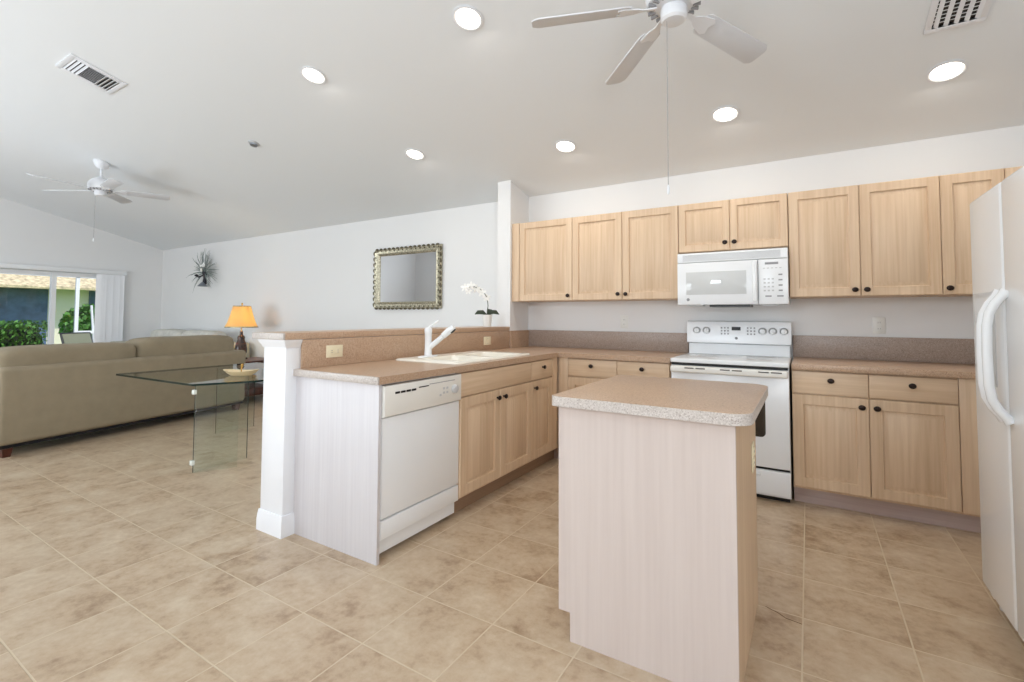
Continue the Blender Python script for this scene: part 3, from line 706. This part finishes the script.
def fan(label, x, y, zb, R, ph, droop, chains, nb=5):
    t = thing('ceiling_fan', label, 'ceiling fan', (x, y, zb), group='white ceiling fans')
    top = cz(y)-zb
    MB().loops([[(r*math.cos(a), r*math.sin(a), top-d-K*r*math.sin(a)*f_) for a in [2*PI*i/24 for i in range(24)]] for r, d, f_ in ((.075, .002, 1), (.078, .02, 1), (.06, .06, .5), (.025, .085, 0))]).build('canopy', 'fan', t)
    MB().lathe([(.013, top-.085), (.013, .15)], 12).build('downrod', 'fan', t)
    mo = MB().lathe([(.02, .165), (.045, .15), (.085, .125), (.115, .09), (.12, .05), (.112, .018), (.08, .004), (.05, .0)], 32).build('motor', 'fan', t)
    m_ = MB()
    for i in range(20):
        a = 2*PI*i/20
        m_.box(.08, .112, -.004, .004, -.002, .0135, mtx=Matrix.Rotation(a, 4, 'Z'))
    m_.build('vents', 'print', mo)
    MB().lathe([(.052, -.001), (.056, -.01), (.056, -.052), (.046, -.062), (.02, -.066)], 28).build('switch_housing', 'fan', t)
    for k in range(nb):
        a = ph+2*PI*k/nb
        Rz = Matrix.Rotation(a, 4, 'Z'); Bl = Rz @ Matrix.Rotation(math.radians(-16), 4, 'X') @ Matrix.Rotation(droop, 4, 'Y')
        ir = MB(); ir.prism([(.075, -.018), (.13, -.012), (.165, -.032), (.225, -.045), (.245, -.03), (.232, 0), (.245, .03), (.225, .045), (.165, .032), (.13, .012), (.075, .018)], .002, .007, 0, Bl)
        ir.box(.06, .10, -.014, .014, .004, .012, mtx=Rz)
        ir.build('blade_iron', 'fan', t)
        w0, w1 = .055, .064
        poly = [(.185, -w0*.8), (.20, -w0), (R-.03, -w1), (R-.006, -w1*.75), (R, -w1*.5), (R, w1*.5), (R-.006, w1*.75), (R-.03, w1), (.20, w0), (.185, w0*.8)]
        MB().prism(poly, .0075, .0135, .001, Bl).build('blade', 'fanblade', t)
    for cx, cy, ln, bob in chains:
        c_ = MB().tube([(cx, cy, -.055), (cx, cy, -ln)], .0016, 6).build('pull_chain', 'print', t)
        MB().lathe([(.002, -ln+.002), (.006, -ln-.008), (.007, -ln-.03), (.003, -ln-.04)], 10, Matrix.Translation((cx, cy, 0))).build('pull_knob', 'fan', c_)
    return t
fan('white five-blade ceiling fan above the island at the top edge', 1.965, -2.19, 2.575, .625, math.radians(-152.6), .085, [(-.025, -.02, .79, 1)])
fan('white ceiling fan on a downrod over the sofa', -4.52, -2.12, 2.65, .66, math.radians(66), 0.0, [(-.05, -.03, .55, 1)])

# ------------------------------------------------------------------ mirror and wall plant on the long wall
mi = thing('wall_mirror', 'rectangular mirror in an ornate antique gold frame', 'mirror', (-1.71, 0, 1.68))
MW, MH, FWD = 1.10, .75, .085
def fr_loop(i, y): return [(-MW/2+i, y, -MH/2+i), (MW/2-i, y, -MH/2+i), (MW/2-i, y, MH/2-i), (-MW/2+i, y, MH/2-i)]
frm = MB(); frm.loops([fr_loop(0, -.003), fr_loop(0, -.02), fr_loop(.015, -.042), fr_loop(.03, -.034), fr_loop(.055, -.028), fr_loop(.068, -.036), fr_loop(FWD, -.02), fr_loop(FWD, -.010), fr_loop(FWD, -.003)], False, False).build('frame', 'gold', mi)
orn = MB()
def leafrow(n, p0, p1, nrm):
    for i in range(n):
        s = (i+.5)/n; x = p0[0]+(p1[0]-p0[0])*s; z = p0[1]+(p1[1]-p0[1])*s
        horizontal = abs(p1[0]-p0[0]) > abs(p1[1]-p0[1])
        orn.sphere((x+nrm[0]*.012, -.034, z+nrm[1]*.012), .023, 1.25 if horizontal else .7, .55, .7 if horizontal else 1.25, 1)
        orn.sphere((x+nrm[0]*(-.014)+(.018 if horizontal else 0), -.04, z+nrm[1]*(-.014)+(0 if horizontal else .018)), .011, 1, .6, 1, 1)
i0 = .014
leafrow(15, (-MW/2+i0, MH/2-i0), (MW/2-i0, MH/2-i0), (0, 1)); leafrow(15, (-MW/2+i0, -MH/2+i0), (MW/2-i0, -MH/2+i0), (0, -1))
leafrow(10, (-MW/2+i0, -MH/2+i0), (-MW/2+i0, MH/2-i0), (-1, 0)); leafrow(10, (MW/2-i0, -MH/2+i0), (MW/2-i0, MH/2-i0), (1, 0))
orn.build('carved_leaves', 'golddk', mi, label='dark carved leaf border')
MB().box(-MW/2+FWD-.002, MW/2-FWD+.002, -.0095, -.004, -MH/2+FWD-.002, MH/2-FWD+.002).build('mirror_glass', 'mirror', mi)

wp = thing('wall_vase', 'dark wall vase with a spray of grey-green fronds', 'wall decoration', (-6.36, 0, 1.90))
MB().lathe([(.010, -.16), (.035, -.15), (.030, -.10), (.022, -.05), (.032, 0), (.045, .06), (.038, .06), (.02, 0)], 20, Matrix.Translation((0, -.075, 0))).build('vase', 'iron', wp)
MB().tube([(-.03, -.09, .0), (-.12, -.12, -.03), (-.16, -.13, .0)], .012, 8).sphere((-.17, -.13, .0), .036, 1.2, .8, .7, 1).build('bracket', 'iron', wp)
MB().lathe([(.016, -.14), (.075, -.205), (.070, -.215), (.01, -.215)], 18, Matrix.Translation((0, -.11, .02))).build('vase_foot', 'steelv', wp)
fo = MB()
for i in range(52):
    a = -.30*PI + 1.6*PI*(i-12+random.random())/40 if i > 12 else PI/2+random.uniform(-.4, .4)
    L = random.uniform(.34, .50); out = random.uniform(.0, .10)
    p = [(0, -.075, .04)]
    for s in (.35, .7, 1.0):
        p.append((math.cos(a)*L*s*1.08, -.075-out*math.sin(s*2.2)*.8, .06+math.sin(a)*L*s*.85-.06*s*s*abs(math.cos(a))))
    for q in range(len(p)): p[q] = (p[q][0], min(p[q][1], -.02), p[q][2])
    strap(fo, p, [.005, .015, .011, .002], (0, -1, .05))
fo.build('fronds', 'frond', wp)
fl = MB()
for i in range(7): fl.sphere((random.uniform(-.08, .08), -.12, .08+random.uniform(-.04, .12)), .026, 1, .6, 1, 1)
fl.build('blossoms', 'petal', wp)

# ------------------------------------------------------------------ living room
SA = math.atan2(.98, -.199)
so = thing('sofa', 'long taupe sofa seen from behind, its back to the kitchen', 'sofa', (-3.344, -3.039, 0), SA)
L0, L1 = -.075, 2.33
def soft(m, x0, x1, y0, y1, z0, z1, r): return m.box(x0, x1, y0, y1, z0, z1, r, 4)
soft(MB(), L0, L1, 0, .20, .10, .765, .045).build('back', 'sofa', so)
soft(MB(), L0+.22, L1-.22, .19, .90, .10, .33, .02).build('seat_base', 'sofa', so)
for x0, x1 in ((L0, L0+.22), (L1-.22, L1)):
    soft(MB(), x0, x1, .19, .95, .10, .62, .06).build('arm', 'sofa', so)
mid = 1.06
for x0, x1, zc in ((L0+.02, mid-.004, .93), (mid+.004, L1-.10, .965)):
    MB().cushion(x0, x1, .06, .42, .56, zc, 6.5).build('back_cushion', 'sofa', so)
for x0, x1 in ((L0+.23, mid+.1), (mid+.11, L1-.23)):
    MB().cushion(x0, x1, .36, .94, .32, .50, 6).build('seat_cushion', 'sofa', so)
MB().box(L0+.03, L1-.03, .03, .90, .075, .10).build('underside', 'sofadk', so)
for x in (L0+.08, L1-.10):
    for y in (.06, .86): MB().loops([[(x+sx*s, y+sy*s, z) for sx, sy in ((-1, -1), (1, -1), (1, 1), (-1, 1))] for s, z in ((.026, 0), (.036, .075))]).build('leg', 'brownwood', so)

s2 = thing('loveseat', 'sage grey loveseat by the far wall beyond the big sofa', 'sofa', (-6.25, -.06, 0))
soft(MB(), -1.32, 1.32, -.24, 0, .10, .80, .05).build('back', 'sofa2', s2)
soft(MB(), -1.09, 1.09, -.88, -.245, .10, .34, .02).build('seat_base', 'sofa2', s2)
for s in (-1, 1): soft(MB(), min(s*1.10, s*1.36), max(s*1.10, s*1.36), -.92, -.02, .10, .77, .06).build('arm', 'sofa2', s2)
for a, b_ in ((-1.08, -.01), (.01, 1.08)):
    MB().cushion(a, b_, -.90, -.30, .34, .48, 6).build('seat_cushion', 'sofa2', s2)
    MB().cushion(a, b_, -.46, -.18, .47, .975, 5).build('back_cushion', 'pillow', s2, label='pale grey back cushion')
for x in (-1.25, 1.25):
    for y in (-.86, -.08): MB().lathe([(.025, 0), (.035, .10)], 12, Matrix.Translation((x, y, 0))).build('leg', 'brownwood', s2)

# end table and lamp
et = thing('end_table', 'dark cherry wood end table beside the sofa under the lamp', 'table', (-4.42, -.42, 0))
MB().prism(rrect(-.32, .32, -.32, .32, (.03,)*4, 4), .555, .585, .006).build('table_top', 'brownwood', et)
MB().box(-.29, .29, -.29, .29, .47, .554, .004).build('apron', 'brownwood', et)
MB().box(-.28, .28, -.28, .28, .10, .20, .004).build('lower_shelf', 'brownwood', et)
for sx in (-1, 1):
    for sy in (-1, 1):
        MB().tube([(sx*.27, sy*.27, .47), (sx*.285, sy*.285, .36), (sx*.262, sy*.262, .18), (sx*.285, sy*.285, .02), (sx*.285, sy*.285, 0)], [.03, .028, .019, .022, .022], 10).build('leg', 'brownwood', et)
lp = thing('table_lamp', 'table lamp with a lit amber shade and dark bulbous base', 'lamp', (-4.53, -.44, .5855))
MB().lathe([(.085, 0), (.088, .018), (.06, .03), (.055, .05), (.078, .10), (.082, .15), (.068, .22), (.045, .28), (.050, .31), (.040, .335), (.022, .345), (.020, .40), (.012, .41)], 24).build('base', 'lampbase', lp)
MB().lathe([(.008, .41), (.008, .785), (.004, .785)], 10).sphere((0, 0, .795), .014, 1, 1, 1.3, 2).build('harp', 'brass', lp)
m_ = MB(); N = 28
def shl(rb, z, o=0): return [((rb-o)*math.cos(2*PI*i/N), (rb-o)*math.sin(2*PI*i/N), z) for i in range(N)]
m_.loops([shl(.215, .455), shl(.180, .53), shl(.145, .64), shl(.115, .765), shl(.112, .765, .0), shl(.142, .64), shl(.177, .53), shl(.211, .456), shl(.215, .455)], False, False)
sh = m_.build('lamp_shade', 'shade', lp)
MB().lathe([(.2165, .452), (.2185, .454), (.2165, .468), (.213, .466), (.2130, .452)], 28, cap=False).build('shade_trim', 'gold', sh)
MB().lathe([(.1165, .757), (.1185, .765), (.1150, .768), (.110, .766)], 28, cap=False).build('shade_trim', 'gold', sh)
MB().sphere((.0, 0.05, .60), .03, 1, 1, 1.3, 2).build('bulb', 'bulb', lp)
l_ = light('lamp_glow', 'POINT', (-4.53, -.44, 1.15), (-4.53, -.44, 0), 5, (1.0, .80, .46)); l_.data.shadow_soft_size = .04

# glass table
gt = thing('glass_table', 'glass table with clear upright glass legs behind the sofa', 'table', (-1.61, -2.41, 0))
top = [(.02, -.03), (.22, .36), (.10, 1.22), (-1.25, 1.22), (-1.25, -.07)]
m_ = MB(); m_.prism(top, .670, .686, 0)
for p in m_.bm.faces:
    if abs(p.normal.z) < .5: p.material_index = 1
m_.build('table_top', ['tglass', 'gedge'], gt, smooth=0)
def plate(p0, p1, z1=.669):
    a = Vector((p0[0], p0[1], 0)); b_ = Vector((p1[0], p1[1], 0)); d = (b_-a).normalized(); n_ = Vector((-d.y, d.x, 0))*.005
    m_ = MB(); m_.prism([(q.x, q.y) for q in (a-n_, b_-n_, b_+n_, a+n_)], 0, z1, 0)
    ends = [f for f in m_.bm.faces if abs(f.normal.z) < .5 and abs(f.normal.dot(d)) > .8]
    for f in ends: f.material_index = 1
    return m_.build('leg', ['tglass', 'gedge'], gt, smooth=0)
plate((0, 0), (.13, .27)); plate((-.012, .01), (-.05, .45)); plate((-1.15, .75), (-1.15, 1.15)); plate((.02, 1.15), (-.35, 1.15))
for z in (.08, .62): MB().box(-.018, .018, -.014, .010, z-.018, z+.018, .004).build('clamp', 'chrome', gt)
ds = thing('dish', 'cream leaf-shaped dish with a small stem on the glass table', 'dish', (-1.83, -1.93, .6865), .6)
m_ = MB(); 
def ov(a, b_, z, n=28): return [(a*math.cos(2*PI*i/n)*(1+.06*math.cos(2*2*PI*i/n)), b_*math.sin(2*PI*i/n), z+.008*math.cos(2*2*PI*i/n)*(z/.05)) for i in range(n)]
m_.loops([ov(.085, .05, 0), ov(.12, .075, .022), ov(.145, .095, .045), ov(.138, .089, .045), ov(.11, .066, .022), ov(.07, .04, .008)]).build('bowl', 'dish', ds)
MB().tube([(0, 0, .008), (0, 0, .06), (.006, 0, .085)], [.006, .005, .009], 8).sphere((.006, 0, .09), .013, 1, 1, 1, 1).build('stem', 'brass', ds)

# ------------------------------------------------------------------ sliding door, blinds
m_ = MB(); xm = XL-.09
for y0, y1, z0, z1 in [(DY0, DY1, DZ-.05, DZ), (DY0, DY1, 0, .03), (DY0, DY0+.05, .03, DZ-.05), (DY1-.05, DY1, .03, DZ-.05)]:
    m_.box(XL-.14, XL-.01, y0, y1, z0, z1)
dr = struct(m_.build('door_1', 'alu', smooth=0))
def sash(y0, y1, x):
    s_ = MB()
    for a in ((y0, y0+.06, .035, DZ-.055), (y1-.06, y1, .035, DZ-.055), (y0+.06, y1-.06, .035, .11), (y0+.06, y1-.06, DZ-.12, DZ-.055)): s_.box(x-.018, x+.018, *a)
    o = s_.build('sash', 'alu', dr, smooth=0)
    MB().box(x-.004, x+.004, y0+.06, y1-.06, .11, DZ-.12).build('pane', 'glass', o, smooth=0)
sash(-1.57, DY1-.052, XL-.05); sash(-2.72, -1.515, XL-.09); sash(DY0+.052, -2.68, XL-.05)
vb = thing('vertical_blinds', 'white vertical blinds drawn to the right of the sliding door', 'blinds', (XL+.06, -.66, 0))
MB().box(-.055, .035, -3.4, .06, 1.925, 1.995, .004).build('headrail', 'alu', vb)
for i in range(11):
    yy = -.0-.032*i
    MB().box(-.042, .042, -.0012, .0012, .04, 1.924, mtx=Matrix.Translation((0, yy, 0)) @ Matrix.Rotation(1.2 + .08*math.sin(i*2.1), 4, 'Z')).build('slat', 'blind', vb)

# ------------------------------------------------------------------ outside
struct(MB().box(-60, XL-.16, -40, 40, -.30, -.12).build('ground', 'lawn', smooth=0))
struct(MB().box(-10.95, XL-.155, -9, 3.5, -.12, -.03).build('patio_slab', 'patio', smooth=0))
struct(MB().box(-12.9, -10.96, -12, .35, -.119, -.06).build('mulch_bed', 'mulch', smooth=0))
cg = thing('screen_enclosure', 'white aluminium patio enclosure frame outside the sliding door', 'screen frame', (-10.8, 0, -.03))
for y in (-.465, 1.6, -2.6, -4.7): MB().box(-.025, .025, y-.03, y+.03, 0, 2.75).build('post', 'alu', cg)
MB().box(-.025, .025, -6.5, 3.2, 2.03, 2.08).build('rail', 'alu', cg)
MB().box(-.025, .025, -.43, 3.2, .84, .90).build('rail', 'alu', cg)
MB().box(-.025, .025, -6.5, 3.2, 2.751, 2.80).build('top_beam', 'alu', cg)
MB().tube([(0, -.10, 0), (0, -.22, 1.45)], .022, 8).build('brace', 'alu', cg)
hg = thing('hedge', 'clipped green hedge along the mulch bed beyond the patio', 'hedge', (-12.2, -2.6, -.06))
m_ = MB().cushion(-.42, .42, -4.6, 1.90, 0.02, 1.0, 8, 10); m_.build('core', 'bark', hg)
m_ = MB()
for i in range(7000):
    q = random.random(); y = random.uniform(-4.65, 1.97)
    if q < .6: x, z = .43+random.uniform(-.05, .10), random.uniform(.1, 1.05)
    else: x, z = random.uniform(-.45, .5), 1.0+random.uniform(-.06, .13)
    a = Vector((random.gauss(0, 1), random.gauss(0, 1), random.gauss(0, 1))).normalized(); b_ = a.orthogonal().normalized(); s = random.uniform(.025, .05)
    p = Vector((x, y, z)); m_.bm.faces.new([m_.bm.verts.new(p+v_) for v_ in (a*s*1.3, b_*s*.6, -a*s*1.3, -b_*s*.6)])
lf = m_.build('leaves', 'hedge', hg, smooth=0); lf['kind'] = 'stuff'
ho = thing('neighbour_house', 'single-storey house with dark screens beyond the hedge', 'house', (-22, 0, -.12))
MB().box(-4, -.5, -9, 12, 0, 2.35).build('wall', 'stucco', ho, smooth=0)
for y0, y1 in ((-8.8, -3), (-2.9, .55), (.62, 2.05), (3.3, 5.4)):
    MB().box(-.5, -.42, y0, y1, .05, 2.3).build('screen', 'screen', ho, smooth=0)
MB().box(-.5, -.40, .55, .62, 0, 2.35).build('post', 'alu', ho)
m_ = MB(); nR = 60
for r in range(9):                      # tiled hip roof, one course at a time
    x0 = .5-r*.55; z0 = 2.35+r*.24
    m_.loops([[(x0, -10+.4*i, z0+.05*abs(math.sin(i*1.3))) for i in range(nR)], [(x0-.6, -10+.4*i, z0+.30+.05*abs(math.sin(i*1.3))) for i in range(nR)], [(x0-.6, -10+.4*i, z0+.22) for i in range(nR)], [(x0, -10+.4*i, z0-.06) for i in range(nR)], [(x0, -10+.4*i, z0+.05*abs(math.sin(i*1.3))) for i in range(nR)]], False, False, closed=False)
m_.build('roof', 'rooftile', ho)
def tree(label, x, y, h, r):
    t = thing('garden_tree', label, 'tree', (x, y, -.12))
    MB().tube([(0, 0, 0), (.05, .03, h*.5), (.0, .1, h*.75)], [.13, .09, .04], 8).build('trunk', 'bark', t)
    m_ = MB()
    for i in range(2500):
        d = Vector((random.gauss(0, 1), random.gauss(0, 1), random.gauss(0, .8))).normalized()*r*random.uniform(.6, 1)
        p = Vector((0, 0, h*.75))+d
        a = Vector((random.gauss(0, 1), random.gauss(0, 1), random.gauss(0, 1))).normalized(); b_ = a.orthogonal().normalized(); s = random.uniform(.05, .11)
        m_.bm.faces.new([m_.bm.verts.new(p+v_) for v_ in (a*s, b_*s*.6, -a*s, -b_*s*.6)])
    m_.build('crown', 'hedge', t, smooth=0)
tree('leafy green tree left of the house screens at the window edge', -16.5, -1.5, 2.3, .95)
tree('bright green shrub seen through the right end of the sliding door', -14.6, .95, 1.35, .62)
pc = thing('patio_chair', 'olive sling patio chair standing outside the sliding door', 'chair', (-9.45, -.62, -.03), 1.9)
m_ = MB()
m_.tube([(-.26, .20, .42), (-.26, .30, .62), (-.26, .40, .88)], .016, 8).tube([(.26, .20, .42), (.26, .30, .62), (.26, .40, .88)], .016, 8)
m_.tube([(-.26, .40, .88), (.26, .40, .88)], .016, 8).tube([(-.26, -.28, .42), (-.26, .20, .42)], .016, 8).tube([(.26, -.28, .42), (.26, .20, .42)], .016, 8).tube([(-.26, -.28, .42), (.26, -.28, .42)], .016, 8)
m_.build('frame', 'iron', pc)
m_ = MB(); m_.loops([[(-.245, -.27, .428), (-.245, .19, .425), (-.245, .30, .63), (-.245, .395, .87), (-.245, .388, .875), (-.245, .285, .64), (-.245, .18, .435), (-.245, -.27, .436)], [(.245, -.27, .428), (.245, .19, .425), (.245, .30, .63), (.245, .395, .87), (.245, .388, .875), (.245, .285, .64), (.245, .18, .435), (.245, -.27, .436)]]).build('sling', 'sling', pc)
for x in (-.26, .26):
    for y in (-.27, .24): MB().tube([(x, y, .42), (x, y+(.06 if y > 0 else -.03), 0)], .015, 8).build('leg', 'iron', pc)

# crack across one floor tile near the island
pts = [(2.27, -1.985), (2.315, -2.005), (2.345, -2.03), (2.375, -2.035), (2.402, -2.04)]
m_ = MB()
for a, b_ in zip(pts[:-1], pts[1:]):
    d = (Vector(b_)-Vector(a)).normalized(); n_ = Vector((-d.y, d.x))*.0018
    m_.prism([(a[0]-n_.x, a[1]-n_.y), (b_[0]-n_.x, b_[1]-n_.y), (b_[0]+n_.x, b_[1]+n_.y), (a[0]+n_.x, a[1]+n_.y)], .0001, .0008)
struct(m_.build('floor_crack', 'grout', smooth=0))
